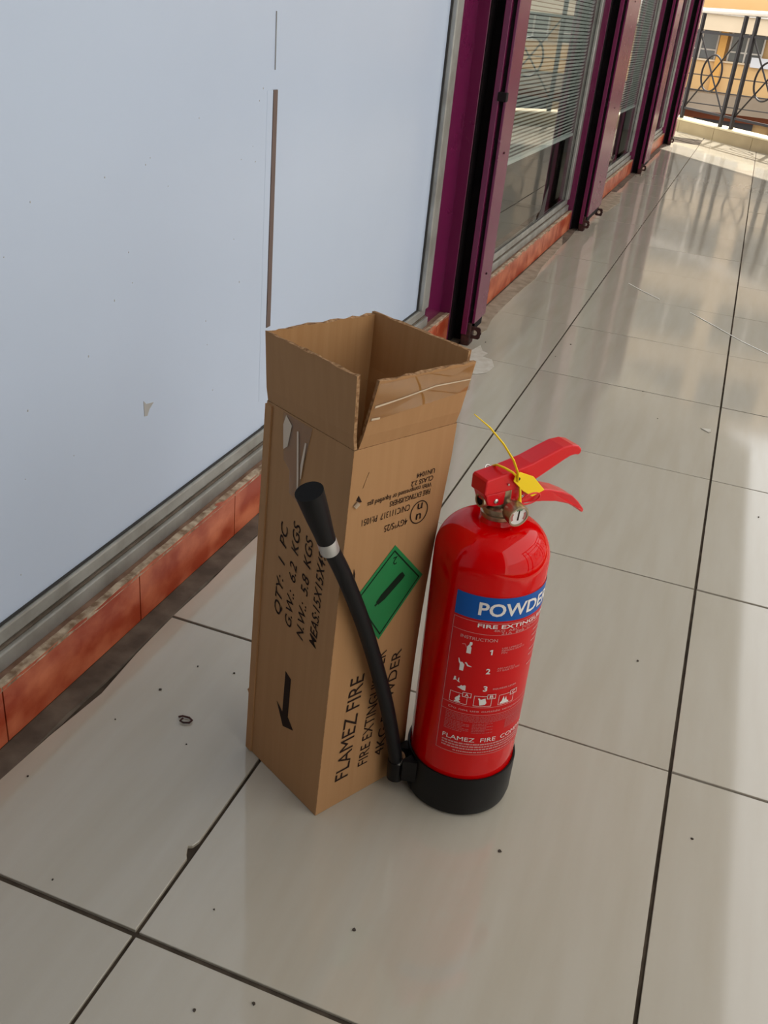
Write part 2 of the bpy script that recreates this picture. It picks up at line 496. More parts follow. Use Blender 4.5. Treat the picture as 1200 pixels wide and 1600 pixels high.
# gap where the two white sheets part, and its lifted edge
def wbox(name, m, ya, yb, z0, z1, dx0, dx1, slant=0.0):
    o = Vector(w1.location)
    c = [(XG + dx0, ya, z0), (XG + dx1, ya, z0), (XG + dx1, yb, z0), (XG + dx0, yb, z0),
         (XG + dx0, ya - slant, z1), (XG + dx1, ya - slant, z1), (XG + dx1, yb - slant, z1), (XG + dx0, yb - slant, z1)]
    return MB().hexa([Vector(p) - o for p in c]).build(name, m, w1)
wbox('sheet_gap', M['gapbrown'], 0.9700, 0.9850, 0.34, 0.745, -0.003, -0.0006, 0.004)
wbox('sheet_crease', M['scuff'], 0.9700, 0.9704, 0.775, 0.86, -0.003, -0.0008, 0.002)
wbox('sheet_edge', M['white'], 0.9480, 0.9690, 0.20, 0.745, -0.003, -0.0014, 0.004)
MB().prism([(0.565, 0.333), (0.572, 0.326), (0.592, 0.322), (0.580, 0.315), (0.574, 0.306), (0.566, 0.308)], lambda p: Vector((XG - 0.002, p[0], p[1])) - Vector(w1.location),
           lambda p: Vector((XG - 0.0012, p[0], p[1])) - Vector(w1.location)).build('scuff_mark', M['scuff'], w1)
rg0 = random.Random(11); mbs = MB()
for k_ in range(34):
    yy, zz_, hh = rg0.uniform(0.15, 0.93), rg0.uniform(0.18, 0.75), rg0.uniform(0.0008, 0.0028)
    ww = rg0.uniform(0.0008, 0.0018)
    mbs.box(-0.0017, -0.0012, yy - w1.location.y, yy + ww - w1.location.y, zz_ - 0.0875, zz_ + hh - 0.0875)
spk = mbs.build('specks', M['scuff'], w1); spk['kind'] = 'stuff'
window(2, 2.26, 4.20, [(2.305, 4.145)], False)
window(3, 4.62, 6.60, [(4.665, 6.545)], False)
window(4, 6.95, 8.90, [(6.995, 8.845)], False)

def blind(y0, y1, zb, label):
    bl = tag(empty('window_blind', (XG - 0.02, (y0 + y1) / 2, zb)), label, 'blind', 'white blinds behind the shop windows')
    h = (y1 - y0) / 2
    mb = MB(); z = 0.0125
    while zb + z < 2.2:
        mb.hexa([(-0.0030, -h, z), (-0.0024, -h, z), (-0.0024, h, z), (-0.0030, h, z),
                 (0.0024, -h, z + 0.0100), (0.0030, -h, z + 0.0100), (0.0030, h, z + 0.0100), (0.0024, h, z + 0.0100)])
        z += 0.0135
    s = mb.build('slats', M['blind'], bl); s['kind'] = 'stuff'
    MB().box(-0.006, 0.006, -h, h, 0, 0.011).build('bottom_bar', M['blind'], bl)
    MB().box(-0.010, 0.012, -h, h, z, z + 0.03).build('head_box', M['blind'], bl)
    for yy in (-h + 0.15, h - 0.15):
        MB().tube([(0.0036, yy, 0.0), (0.0036, yy, z)], 0.0006, 6).build('ladder_cord', M['blind'], bl)
blind(2.31, 4.14, 0.43, 'white horizontal slatted blind behind the nearest glass shop window')
blind(4.67, 6.54, 0.43, 'white horizontal slatted blind behind the second, farther glass shop window')
# marks stuck on the glass
wm = tag(MB().prism([(3.50, 0.146), (3.64, 0.146), (3.655, 0.27), (3.60, 0.235), (3.55, 0.175)], lambda p: (XG + 0.0012, p[0], p[1]),
                    lambda p: (XG + 0.0022, p[0], p[1])).build('torn_sticker', M['dark']),
         'small dark torn sticker at the bottom of the nearest glass window', 'sticker')
print_on('sticker_lettering', text_shape('OP', 0.045, 0.16), lambda p: Vector((XG + 0.003, 5.62 + p[0], 0.152 + p[1])), M['dark'], None)
o_ = bpy.data.objects['sticker_lettering']
tag(o_, 'small dark OP lettering low on the second glass window', 'lettering')

# ------------------------------------------------------------------ shutter guide posts
def lug_mesh():
    mb = MB(); seg = 20; ro, ri, t = 0.021, 0.0085, 0.006
    v = []; f = []
    for k in range(seg):
        a = 2 * math.pi * k / seg
        c, s_ = math.cos(a), math.sin(a)
        q = ro / max(abs(c), abs(s_)) * 0.86 if k % 20 else ro
        rr = min(ro * 1.08, q)
        v += [(rr * c, -t / 2, rr * s_), (ri * c, -t / 2, ri * s_), (rr * c, t / 2, rr * s_), (ri * c, t / 2, ri * s_)]
    for k in range(seg):
        a = 4 * k; b = 4 * ((k + 1) % seg)
        f += [(a, b, b + 1, a + 1), (a + 2, a + 3, b + 3, b + 2), (a, a + 2, b + 2, b), (a + 1, b + 1, b + 3, a + 3)]
    mb.add(v, f)
    return mb.mesh('lug', M['rust'], True)
LUG = lug_mesh()
def post(y0, y1, lugs, label, latch=False):
    p = tag(empty('shutter_guide', (-0.29, y0, 0)), label, 'shutter guide', 'purple shutter guide posts')
    def b(name, m, x0, x1, ya, yb, z0, z1, bev=0.0):
        return MB().box(x0 + 0.29, x1 + 0.29, ya - y0, yb - y0, z0, z1).build(name, m, p, bevel=bev)
    d = y1 - y0
    b('back_plate', M['purple'], -0.362, -0.304, y0, y1, 0.0, 2.28, 0.002)
    b('slot_web', M['slot'], -0.304, -0.264, y0 + min(0.05, d * 0.5), y1 - (0.05 if d > 0.3 else 0.0), 0.0, 2.28)
    b('inner_lip', M['slot'], -0.304, -0.2985, y0 + 0.001, y0 + min(0.05, d * 0.5), 0.0, 2.28)
    b('outer_flange', M['purple'], -0.264, -0.247, y0 - 0.006, y1, 0.035, 2.28, 0.0015)
    b('outer_channel', M['slot'], -0.247, -0.236, y0 + 0.012, y1, 0.04, 2.28)
    b('outer_cover', M['purple'], -0.236, -0.228, y0 + 0.004, y1 + 0.003, 0.07, 2.28, 0.0015)
    b('foot', M['rust'], -0.264, -0.236, y0, y0 + 0.05, 0.0, 0.07, 0.004)
    for (lx, ly, lz) in lugs:
        l = bpy.data.objects.new('lug', LUG); COL.objects.link(l); l.parent = p
        l.location = (lx + 0.29, ly - y0, lz)
        MB().box(lx + 0.29 - 0.03, lx + 0.29 - 0.014, ly - y0 - 0.003, ly - y0 + 0.003, lz - 0.012, lz + 0.012).build('lug_arm', M['rust'], p)
    if latch:
        b('latch', M['slot'], -0.250, -0.226, y0 - 0.012, y0 + 0.012, 0.685, 0.708, 0.002)
    for zz in (0.21, 0.55, 1.0, 1.5):
        MB().lathe([(0.0035, 0), (0.0035, 0.002), (0.001, 0.003)], 10, Matrix.Translation((0.062, d * 0.5, zz)) @ Matrix.Rotation(R(90), 4, 'Y')).build('rivet', M['rust'], p)
    return p
p1 = post(2.13, 2.26, [(-0.226, 2.145, 0.040)], 'purple steel shutter guide post with a padlock lug, right behind the carton', True)
MB().box(-0.372 + 0.29, -0.336 + 0.29, 1.975 - 2.13, 0.0, 0.0875, 2.28).build('jamb_plate', M['purple'], p1)
post(4.20, 4.62, [(-0.232, 4.20, 0.036), (-0.228, 4.60, 0.036)], 'wide purple shutter guide post between the two blind-covered windows, two padlock lugs')
post(6.60, 6.95, [(-0.232, 6.66, 0.036)], 'third purple shutter guide post along the shopfront, beyond the second blind')
post(8.90, 9.05, [(-0.232, 8.92, 0.036)], 'farthest purple shutter guide post, at the corner near the railing')

# ------------------------------------------------------------------ curb and railing at the far end
s0, s1 = -2.0, 2.62
def rp(s, off, z):
    return RA + RD * s + RN * off + Vector((0, 0, z))
curb = struct(empty('trim_1'))
MB().hexa([rp(s0, 0.012, -0.2), rp(s1, 0.012, -0.2), rp(s1, 0.24, -0.2), rp(s0, 0.24, -0.2),
           rp(s0, 0.012, 0.115), rp(s1, 0.012, 0.115), rp(s1, 0.24, 0.115), rp(s0, 0.24, 0.115)]).build('curb_core', M['cement'], curb)
s = 0.143 - 0.612 * 4
while s < s1:
    a, b = max(s, s0) + 0.0025, min(s + 0.612, s1) - 0.0025
    if b > a + 0.02:
        MB().hexa([rp(a, 0, -0.001), rp(b, 0, -0.001), rp(b, 0.012, -0.001), rp(a, 0.012, -0.001),
                   rp(a, 0, 0.108), rp(b, 0, 0.108), rp(b, 0.012, 0.108), rp(a, 0.012, 0.108)]).build('curb_tile', M['curb'], curb)
        MB().hexa([rp(a, -0.006, 0.110), rp(b, -0.006, 0.110), rp(b, 0.25, 0.110), rp(a, 0.25, 0.110),
                   rp(a, -0.006, 0.124), rp(b, -0.006, 0.124), rp(b, 0.25, 0.124), rp(a, 0.25, 0.124)]).build('coping_tile', M['curbtop'], curb)
    s += 0.612
MB().box(XE, XE + 0.2, YR, 8.35, -0.2, 0.12).build('side_curb', M['curb'], struct(empty('trim_2')))

def railing(origin, ang, sa, sb, first, label):
    r = tag(empty('balcony_railing', origin, ang), label, 'railing') if label else struct(empty('trim_3', origin, ang))
    MB().tube([(sa, 0, 1.122), (sb, 0, 1.122)], 0.026, 16).build('handrail', M['handrail'], r, True)
    MB().box(sa, sb, -0.010, 0.010, 0.92, 0.942).build('rail', M['iron'], r)
    MB().box(sa, sb, -0.010, 0.010, 0.213, 0.235).build('rail', M['iron'], r)
    bm_ = MB().box(-0.0155, 0.0155, -0.0155, 0.0155, 0.122, 1.10).mesh('baluster', M['iron'])
    dx = 0.685 - 0.03; dz = 0.92 - 0.235
    def bar(flip):
        x0, x1 = (0.015, 0.67) if not flip else (0.67, 0.015)
        return MB().tube([(x0, 0, 0.238), (x1, 0, 0.918)], 0.0080, 8).mesh('cross_bar', M['iron'], True)
    b1, b2 = bar(False), bar(True)
    ring = MB().tube([(0.3425 + 0.165 * math.cos(a), 0, 0.577 + 0.165 * math.sin(a)) for a in [2 * math.pi * k / 40 for k in range(41)]],
                     0.0095, 8, caps=False).mesh('ring', M['iron'], True)
    s = first
    while s > sa:
        s -= 0.862
    s += 0.862
    while s < sb:
        for me, off in ((bm_, 0), (bm_, 0.685)):
            if s + off < sb:
                o = bpy.data.objects.new('baluster', me); COL.objects.link(o); o.parent = r; o.location = (s + off, 0, 0)
        if s + 0.685 < sb:
            for me, nm in ((b1, 'cross_bar'), (b2, 'cross_bar'), (ring, 'ring')):
                o = bpy.data.objects.new(nm, me); COL.objects.link(o); o.parent = r; o.location = (s, 0, 0)
        s += 0.862
    return r
o_ = RA + RN * 0.08
railing(o_, math.atan2(RD.y, RD.x), s0, 2.50, 0.037, 'black iron railing with ringed crosses and pale handrail at the far end')
railing((XE + 0.08, 8.25, 0), R(-90), 0.0, 8.0, 0.2, None)

# ------------------------------------------------------------------ across the street
YF = 40.0
def fz(z):                    # heights measured on a plane 22 m away, moved to the real facade
    return 0.887 + (z - 0.887) * (YF + 0.555) / 22.555
def fx(x):
    return 0.399 + (x - 0.399) * (YF + 0.555) / 22.555
bld = tag(empty('yellow_building', (0, YF, -6)), 'ochre yellow building across the street with a row of windows', 'building')
def fb(name, m, x0, x1, z0, z1, d0=0.0, d1=0.4, parent=bld):
    off = Vector((0, 0, 0)) if parent is bld else Vector((0, 0, 0))
    return MB().box(x0, x1, -d1, -d0, z0 + 6, z1 + 6).build(name, m, parent)
XL, XR = -16.0, 26.0
MB().box(XL, XR, 0.0, 9.0, 0.0, 8.6).build('body_wall', M['yellowwall'], bld)
MB().box(XL, XR, 0.0, 9.0, 8.6, 19.8).build('upper_wall', M['upperwall'], bld)
fb('spandrel', M['yellowwall'], XL, XR, fz(-0.085), fz(0.47), 0.0, 0.5)
fb('sill_band', M['creamband'], XL, XR, fz(0.47), fz(0.50), 0.0, 0.6)
fb('canopy', M['creamband'], XL, XR, fz(1.02), fz(1.33), 0.0, 1.6)
fb('canopy_edge', M['farframe'], XL, XR, fz(1.30), fz(1.36), 1.6, 1.7)
fb('awning', M['awning'], XL, XR, fz(-0.42), fz(-0.10), 0.0, 1.8)
fb('shop_band', M['brick'], XL, XR, fz(-0.60), fz(-0.42), 0.0, 0.6)
k = 0
x = XL + 0.4
while x < XR - 1.6:
    w_ = fb('window', M['farglass'], x, x + 1.22, fz(0.50), fz(1.02), 0.02, 0.06)
    for xx in (x, x + 0.58, x + 1.16):
        MB().box(xx, xx + 0.06, -0.16, -0.06, fz(0.50) + 6, fz(1.02) + 6).build('mullion', M['farframe'], w_)
    MB().box(x, x + 1.22, -0.14, -0.06, fz(0.66) + 6, fz(0.66) + 6.05).build('transom', M['farframe'], w_)
    if k % 2 == 0:
        fb('pillar', M['pillar'], x + 1.26, x + 1.52, fz(-0.085), fz(1.02), 0.0, 0.7)
    x += 1.62; k += 1
for zz in (2.7, 5.7, 8.7, 11.5):
    x = XL + 1
    while x < XR - 3:
        w_ = fb('window', M['farglass'], x, x + 2.5, zz, zz + 1.7, 0.02, 0.06)
        MB().box(x + 1.22, x + 1.28, -0.12, -0.06, zz + 6, zz + 7.7).build('mullion', M['farframe'], w_)
        x += 3.2
x = XL + 0.3
while x < XR - 2:
    fb('shopfront', M['dark'], x, x + 2.2, -5.9, fz(-0.60), 0.0, 0.1)
    x += 2.8
fb('banner', M['poster'], fx(0.10), fx(0.62), fz(0.44), fz(0.62), 0.62, 0.66)
# the wing is unseen, added to block low sky on the open side
sky_block = struct(empty('wall_sky_block', (9.5, 10, -6)))
MB().box(0, 4, -22, 6, 0, 10.0).build('sky_block_wall', M['whitewall'], sky_block)
struct(MB().box(-40, 60, 9.8, 60, -6.3, -6.0).build('ground', M['asphalt']))
for i_, (za, zb, yy) in enumerate(((0.30, 0.10, 18.0), (0.02, -0.14, 19.0), (0.42, 0.36, 20.0))):
    pts = [(-10 + 24 * t / 20, yy, za + (zb - za) * t / 20 - 0.15 * math.sin(math.pi * t / 20)) for t in range(21)]
    tag(MB().tube(pts, 0.011, 6).build('street_cable', M['cable'], None, True),
        ['upper sagging cable strung across the yellow facade', 'lowest sagging cable in front of the grey awning',
         'topmost thin cable in front of the facade windows'][i_], 'cable')

# ------------------------------------------------------------------ carton
BO = Vector((0.1053, 0.2303, 0)); yaw = 1.0746
E1 = Vector((math.cos(yaw), math.sin(yaw), 0)); E2 = Vector((-math.sin(yaw), math.cos(yaw), 0)); UZ = Vector((0, 0, 1))
SB = 0.15; SU = 0.146; HB = 0.495; LEAN = 0.0245
carton = tag(empty('cardboard_carton', BO + (E1 + E2) * 0.075), 'tall brown cardboard carton with raised top flaps beside the red extinguisher', 'carton')
CORG = BO + (E1 + E2) * 0.075
def cpnt(u, v, z):
    if u > 0.10 and 0 < z < 0.46:        # corner pressed in by the extinguisher
        u -= 0.009 * math.sin(math.pi * z / 0.46) * (u - 0.10) / 0.046
    return BO + E1 * (u + LEAN * z) + E2 * v + UZ * z - CORG
TH = 0.0045
def panel(name, uv0, uv1, inward, z0, z1, m=('card', 'cardin'), nz=12, nu=8, jit=0.0, bulge=0.0):
    """wall sheet from uv0 to uv1 (box coordinates), thickness inward"""
    mb = MB(); v = []; f = []
    for side in (0, 1):
        for i in range(nz + 1):
            for k in range(nu + 1):
                t = k / nu; zz = z0 + (z1 - z0) * i / nz
                if i == nz and jit:
                    zz += random.uniform(-jit, jit)
                u = uv0[0] + (uv1[0] - uv0[0]) * t + inward[0] * TH * side
                w = uv0[1] + (uv1[1] - uv0[1]) * t + inward[1] * TH * side
                bl = bulge * math.sin(math.pi * t) * math.sin(math.pi * min(1, max(0, (zz / HB))))
                v.append(cpnt(u - inward[0] * bl, w - inward[1] * bl, zz))
    N = (nz + 1) * (nu + 1)
    mi = []
    for side in (0, 1):
        for i in range(nz):
            for k in range(nu):
                a = side * N + i * (nu + 1) + k
                f.append((a, a + 1, a + nu + 2, a + nu + 1)); mi.append(side)
    def rim(idx):
        for a, b in zip(idx[:-1], idx[1:]):
            f.append((a, b, N + b, N + a)); mi.append(2)
    rim([k for k in range(nu + 1)]); rim([nz * (nu + 1) + k for k in range(nu + 1)])
    rim([i * (nu + 1) for i in range(nz + 1)]); rim([i * (nu + 1) + nu for i in range(nz + 1)])
    mb.v = [Vector(p) for p in v]; mb.f = f; mb.m = mi
    return mb.build(name, [M[m[0]], M[m[1]], M['cardedge']], carton)
FR = panel('side_panel', (0.0003, 0), (SU - 0.0003, 0), (0, 1), 0.0005, HB)
FL = panel('side_panel', (0, SB - 0.0003), (0, 0.0003), (1, 0), 0.0005, HB)
FB1 = panel('side_panel', (SU - 0.0003, SB), (0.0003, SB), (0, -1), 0.0005, HB)
FB2 = panel('side_panel', (SU, 0.0003), (SU, SB - 0.0003), (-1, 0), 0.0005, HB)
mb = MB(); mb.hexa([cpnt(0.006, 0.006, 0.001), cpnt(SU - 0.006, 0.006, 0.001), cpnt(SU - 0.006, SB - 0.006, 0.001), cpnt(0.006, SB - 0.006, 0.001),
                    cpnt(0.006, 0.006, 0.006), cpnt(SU - 0.006, 0.006, 0.006), cpnt(SU - 0.006, SB - 0.006, 0.006), cpnt(0.006, SB - 0.006, 0.006)])
mb.build('bottom', M['card'], carton)
def flap(bot0, bot1, top0, top1, inw, jit=0.0012, n=14, wav=0.0):
    """bot/top: (u, v, z) corner pairs; inw: inward direction (u, v)"""
    mb = MB(); f = []; mi = []; v = []
    rows_ = 5
    for side in (0, 1):
        for i in range(rows_ + 1):
            t = i / rows_
            for k in range(n + 1):
                q = k / n
                a = [bot0[c] + (bot1[c] - bot0[c]) * q for c in range(3)]
                b = [top0[c] + (top1[c] - top0[c]) * q for c in range(3)]
                p = [a[c] + (b[c] - a[c]) * t for c in range(3)]
                off = TH * 0.9 * side + (0.0016 if i == 0 else 0.0) + wav * math.sin(q * 5 + 1) * t
                p[0] += inw[0] * off; p[1] += inw[1] * off
                if i == rows_:
                    p[2] += random.uniform(-jit, jit)
                v.append(cpnt(*p))
    N = (rows_ + 1) * (n + 1)
    for side in (0, 1):
        for i in range(rows_):
            for k in range(n):
                a = side * N + i * (n + 1) + k
                f.append((a, a + 1, a + n + 2, a + n + 1)); mi.append(side)
    def rim(idx):
        for a, b in zip(idx[:-1], idx[1:]):
            f.append((a, b, N + b, N + a)); mi.append(2)
    rim(list(range(n + 1))); rim([rows_ * (n + 1) + k for k in range(n + 1)])
    rim([i * (n + 1) for i in range(rows_ + 1)]); rim([i * (n + 1) + n for i in range(rows_ + 1)])
    mb.v = [Vector(p) for p in v]; mb.f = f; mb.m = mi
    return mb.build('flap', [M['card'], M['cardin'], M['cardedge']], carton)
zf = HB + 0.0002
# left-facing, right-facing, and the two behind
flap((-0.001, 0.149, zf), (-0.001, 0.001, zf), (-0.014, 0.141, 0.578), (-0.010, -0.004, 0.577), (1, 0), 0.0012)
flap((0.006, -0.001, zf), (0.144, -0.001, zf), (0.0125, -0.012, 0.570), (0.149, -0.010, 0.568), (0, 1), 0.0012)
flap((0.145, 0.151, zf), (0.002, 0.151, zf), (0.144, 0.152, 0.574), (-0.004, 0.150, 0.5745), (0, -1), 0.0016)
flap((0.147, 0.001, zf), (0.147, 0.149, zf), (0.148, -0.002, 0.578), (0.148, 0.154, 0.576), (-1, 0), 0.0008)
# crease lines just under the flaps, glue tab along the rear left corner
def facebit(name, face, poly, m, off=0.0006, thick=0.0004, parent=None, label=None):
    n = Vector((0, -1)) if face == 'r' else Vector((-1, 0))
    def at(p, d):
        if face == 'r':      # p=(u measured in the plane, z)
            return BO + E1 * p[0] - E2 * d + UZ * p[1] - CORG
        return BO + E2 * p[0] + E1 * (LEAN * p[1] - d) + UZ * p[1] - CORG
    o = MB().prism(poly, lambda p: at(p, off - thick), lambda p: at(p, off)).build(name, m, parent or carton)
    if label:
        o['label'] = label
    return o
def rface(off=0.0006):
    return lambda p: BO + E1 * p[0] - E2 * off + UZ * p[1] - CORG
def lface(off=0.0006):
    return lambda p: BO + E2 * p[0] + E1 * (LEAN * p[1] - off) + UZ * p[1] - CORG
facebit('glue_tab', 'l', [(0.1385, 0.002), (0.150, 0.002), (0.150, 0.092), (0.153, 0.096), (0.150, 0.100), (0.150, 0.492), (0.1385, 0.492)], M['card'], 0.0022, 0.0022)
# small tear with its flap of torn paper
facebit('torn_hole', 'r', [(0.0205, 0.437), (0.0235, 0.442), (0.0285, 0.4335), (0.0255, 0.4335)], M['ink'], 0.0005)
facebit('torn_paper', 'r', [(0.0165, 0.432), (0.0215, 0.436), (0.0255, 0.4315), (0.0205, 0.428)], M['crumb'], 0.0018, 0.0012)
facebit('crease', 'r', [(0.028, 0.449), (0.0288, 0.4495), (0.0355, 0.466), (0.0345, 0.466)], M['cardedge'], 0.0004)
# clear packing tape
facebit('tape', 'l', [(0.066, 0.494), (0.118, 0.494), (0.115, 0.478), (0.112, 0.440), (0.100, 0.432), (0.098, 0.405), (0.082, 0.400), (0.078, 0.440), (0.070, 0.476)], M['tape'], 0.0012, 0.0003)
facebit('tape_crumple', 'l', [(0.112, 0.492), (0.116, 0.480), (0.113, 0.452), (0.106, 0.458), (0.101, 0.484)], M['tapehaze'], 0.0016, 0.0003)
facebit('tape_crumple', 'l', [(0.089, 0.482), (0.0915, 0.481), (0.0855, 0.425), (0.0835, 0.404), (0.082, 0.404), (0.083, 0.43)], M['tapehaze'], 0.0016, 0.0003)
facebit('tape_crumple', 'l', [(0.074, 0.474), (0.0765, 0.474), (0.081, 0.446), (0.080, 0.43), (0.079, 0.43)], M['tapehaze'], 0.0016, 0.0003)
def flapbit(name, poly, m, off):
    # lies on the right-facing raised flap: p = (0..1 along, 0..1 up)
    def at(p, d):
        b = Vector((0.006 + 0.141 * p[0], -0.001, zf)); t = Vector((0.0125 + 0.1375 * p[0], -0.012 + 0.002 * p[0], 0.570 - 0.002 * p[0]))
        q = b.lerp(t, p[1])
        return cpnt(q.x, q.y - d, q.z)
    return MB().prism(poly, lambda p: at(p, off - 0.0004), lambda p: at(p, off)).build(name, m, carton)
flapbit('tape', [(0.0, 0.42), (0.0, 0.97), (0.97, 0.97), (1.0, 0.55)], M['tape'], 0.0012)
flapbit('tape_crumple', [(0.02, 0.62), (0.24, 0.66), (0.24, 0.68), (0.02, 0.65)], M['tapehaze'], 0.0015)
flapbit('tape_crumple', [(0.24, 0.66), (0.60, 0.74), (0.98, 0.72), (0.98, 0.735), (0.60, 0.76), (0.24, 0.68)], M['tapehaze'], 0.0015)
flapbit('tape_crumple', [(0.02, 0.44), (0.10, 0.43), (0.10, 0.46), (0.02, 0.47)], M['tapehaze'], 0.0015)

# --- print on the carton
def up_text(txt, u, z, length, cap, face, bold=0.01, shear=0.0, lean=0.0, name='lettering'):
    """text that climbs the face: baseline start (u, z); its tops point to the near-left"""
    sh = text_shape(txt, cap, length, bold, shear)
    fn = rface() if face == 'r' else lface()
    sgn = -1 if face == 'r' else 1
    return print_on(name, sh, lambda p: fn((u + sgn * p[1] + lean * p[0], z + p[0])), M['ink'], carton)
def flip_text(txt, u, z, length, cap, bold=0.008):
    """text upside down on the right face: starts at its right end (u, z)"""
    sh = text_shape(txt, cap, length, bold)
    fn = rface()
    return print_on('lettering', sh, lambda p: fn((u - p[0] + 0.025 * (z - p[1] - 0.4), z - p[1])), M['ink'], carton)
up_text('FLAMEZ FIRE', 0.0475, 0.041, 0.156, 0.0205, 'r', 0.0, 0, 0.07)
up_text('FIRE EXTINGUISHER', 0.0785, 0.046, 0.172, 0.0155, 'r', 0.0, 0, 0.07)
up_text('4KG POWDER', 0.1045, 0.047, 0.162, 0.0145, 'r', 0.0, 0, 0.07)
up_text('QTY:  1  PC', 0.0985, 0.241, 0.124, 0.0125, 'l', 0.004, 0.3, -0.02)
up_text('G.W.:  6.2  KGS', 0.0765, 0.236, 0.140, 0.0125, 'l', 0.004, 0.3, -0.02)
up_text('N.W.:  5.8  KGS', 0.0530, 0.232, 0.137, 0.0125, 'l', 0.004, 0.3, -0.02)
up_text('MEAS:15X15X49.5 CM', 0.0290, 0.236, 0.171, 0.0125, 'l', 0.004, 0.3, -0.02)
flip_text('UN1044', 0.1310, 0.4470, 0.0270, 0.0058)
flip_text('CLASS 2.2', 0.1300, 0.4385, 0.0330, 0.0058)
flip_text('With compressed or liquefied gas', 0.1290, 0.4305, 0.0930, 0.0056)
flip_text('FIRE EXTINGUISHERS', 0.1285, 0.4225, 0.0600, 0.0062)
flip_text('CN/C111317  PI:1051', 0.1000, 0.4110, 0.0690, 0.0075, 0.002)
flip_text('4GY*S/25', 0.0990, 0.3940, 0.0340, 0.0080, 0.002)
# UN mark: ring and the two letters
ringv = []; ringf = []
for i in range(40):
    a = 2 * math.pi * i / 40
    ringv += [(0.1155 + 0.0135 * math.cos(a), 0.3965 + 0.0145 * math.sin(a)), (0.1155 + 0.0122 * math.cos(a), 0.3965 + 0.0132 * math.sin(a))]
for i in range(40):
    a = 2 * i; b = 2 * ((i + 1) % 40)
    ringf.append((a, b, b + 1, a + 1))
print_on('united_mark_ring', (ringv, ringf), rface(), M['ink'], carton)
flip_text('u', 0.1195, 0.3945, 0.0075, 0.0105, 0.012)
flip_text('n', 0.1195, 0.4075, 0.0075, 0.0105, 0.012)
# green hazard diamond
D_T, D_R, D_B, D_L = Vector((0.0845, 0.3635)), Vector((0.1345, 0.308)), Vector((0.0745, 0.239)), Vector((0.0285, 0.3085))
dc = (D_T + D_R + D_B + D_L) / 4
sticker = facebit('hazard_sticker', 'r', [tuple(D_T), tuple(D_R), tuple(D_B), tuple(D_L)], M['green'], 0.0007, 0.0004)
sticker['label'] = 'green diamond sticker with a black gas cylinder'
def dia(k):
    return [dc + (p - dc) * k for p in (D_T, D_R, D_B, D_L)]
ov, iv = dia(0.90), dia(0.86)
print_on('sticker_border', ([tuple(p) for p in ov + iv], [(i, (i + 1) % 4, 4 + (i + 1) % 4, 4 + i) for i in range(4)]), rface(0.0011), M['greenink'], carton).parent = sticker
ax = (Vector((0.1095, 0.3300)) - Vector((0.0600, 0.2930))); axn = ax.normalized(); pr = Vector((-axn.y, axn.x))
c0 = Vector((0.0625, 0.2905))
cyl = [(0, .0012), (.004, .0012), (.004, .0030), (.010, .0042), (.014, .0052), (.046, .0052), (.050, .0040), (.050, -.0040), (.046, -.0052), (.014, -.0052), (.010, -.0042), (.004, -.0030), (.004, -.0012), (0, -.0012)]
print_on('gas_cylinder_symbol', ([tuple(c0 + axn * a + pr * b) for a, b in cyl], [tuple(range(len(cyl)))]), rface(0.0011), M['greenink'], carton).parent = sticker
sh2 = text_shape('2', 0.010, None, 0.0)
print_on('sticker_number', sh2, lambda p: rface(0.0011)((0.0895 - p[0], 0.348 - p[1])), M['greenink'], carton).parent = sticker
# down arrow on the left face
arrow = [(0.0800, 0.171), (0.0690, 0.166), (0.0690, 0.1080), (0.0570, 0.0955), (0.0770, 0.0885), (0.0925, 0.1170), (0.0800, 0.1085)]
facebit('arrow_print', 'l', arrow, M['ink'], 0.0006)
facebit('arrow_print', 'r', [(0.0250, 0.300), (0.0300, 0.290), (0.0285, 0.345), (0.0262, 0.352)], M['ink'], 0.0006)

# ------------------------------------------------------------------ fire extinguisher
ext = tag(empty('fire_extinguisher'), 'red powder fire extinguisher with black base and blue label band', 'fire extinguisher')
ext.matrix_world = (Matrix.Translation((0.2462, 0.3700, 0.0009)) @ Matrix.Rotation(0.0125, 4, Vector((0.3, -0.954, 0)))
                    @ Matrix.Rotation(R(52.5), 4, 'Z'))
RB = 0.0660
prof = [(0.020, 0.008), (0.052, 0.010), (0.062, 0.020), (RB, 0.034), (RB, 0.350)]
for i in range(1, 13):
    a = (math.pi / 2) * i / 12
    r_ = 0.021 + (RB - 0.021) * math.cos(a) ** 0.85 if i < 12 else 0.021
    prof.append((r_, 0.350 + 0.042 * math.sin(a)))
prof += [(0.0200, 0.394), (0.0185, 0.3985)]
MB().lathe(prof, 72).build('cylinder_body', M['red'], ext, True, angle=60)
bprof = [(0.030, 0.003), (0.060, 0.0), (0.0672, 0.003), (0.0690, 0.012), (0.0695, 0.060), (0.0690, 0.0625), (0.0668, 0.0625), (0.0668, 0.03)]
MB().lathe(bprof, 72, caps=False).build('base_skirt', M['black'], ext, True)
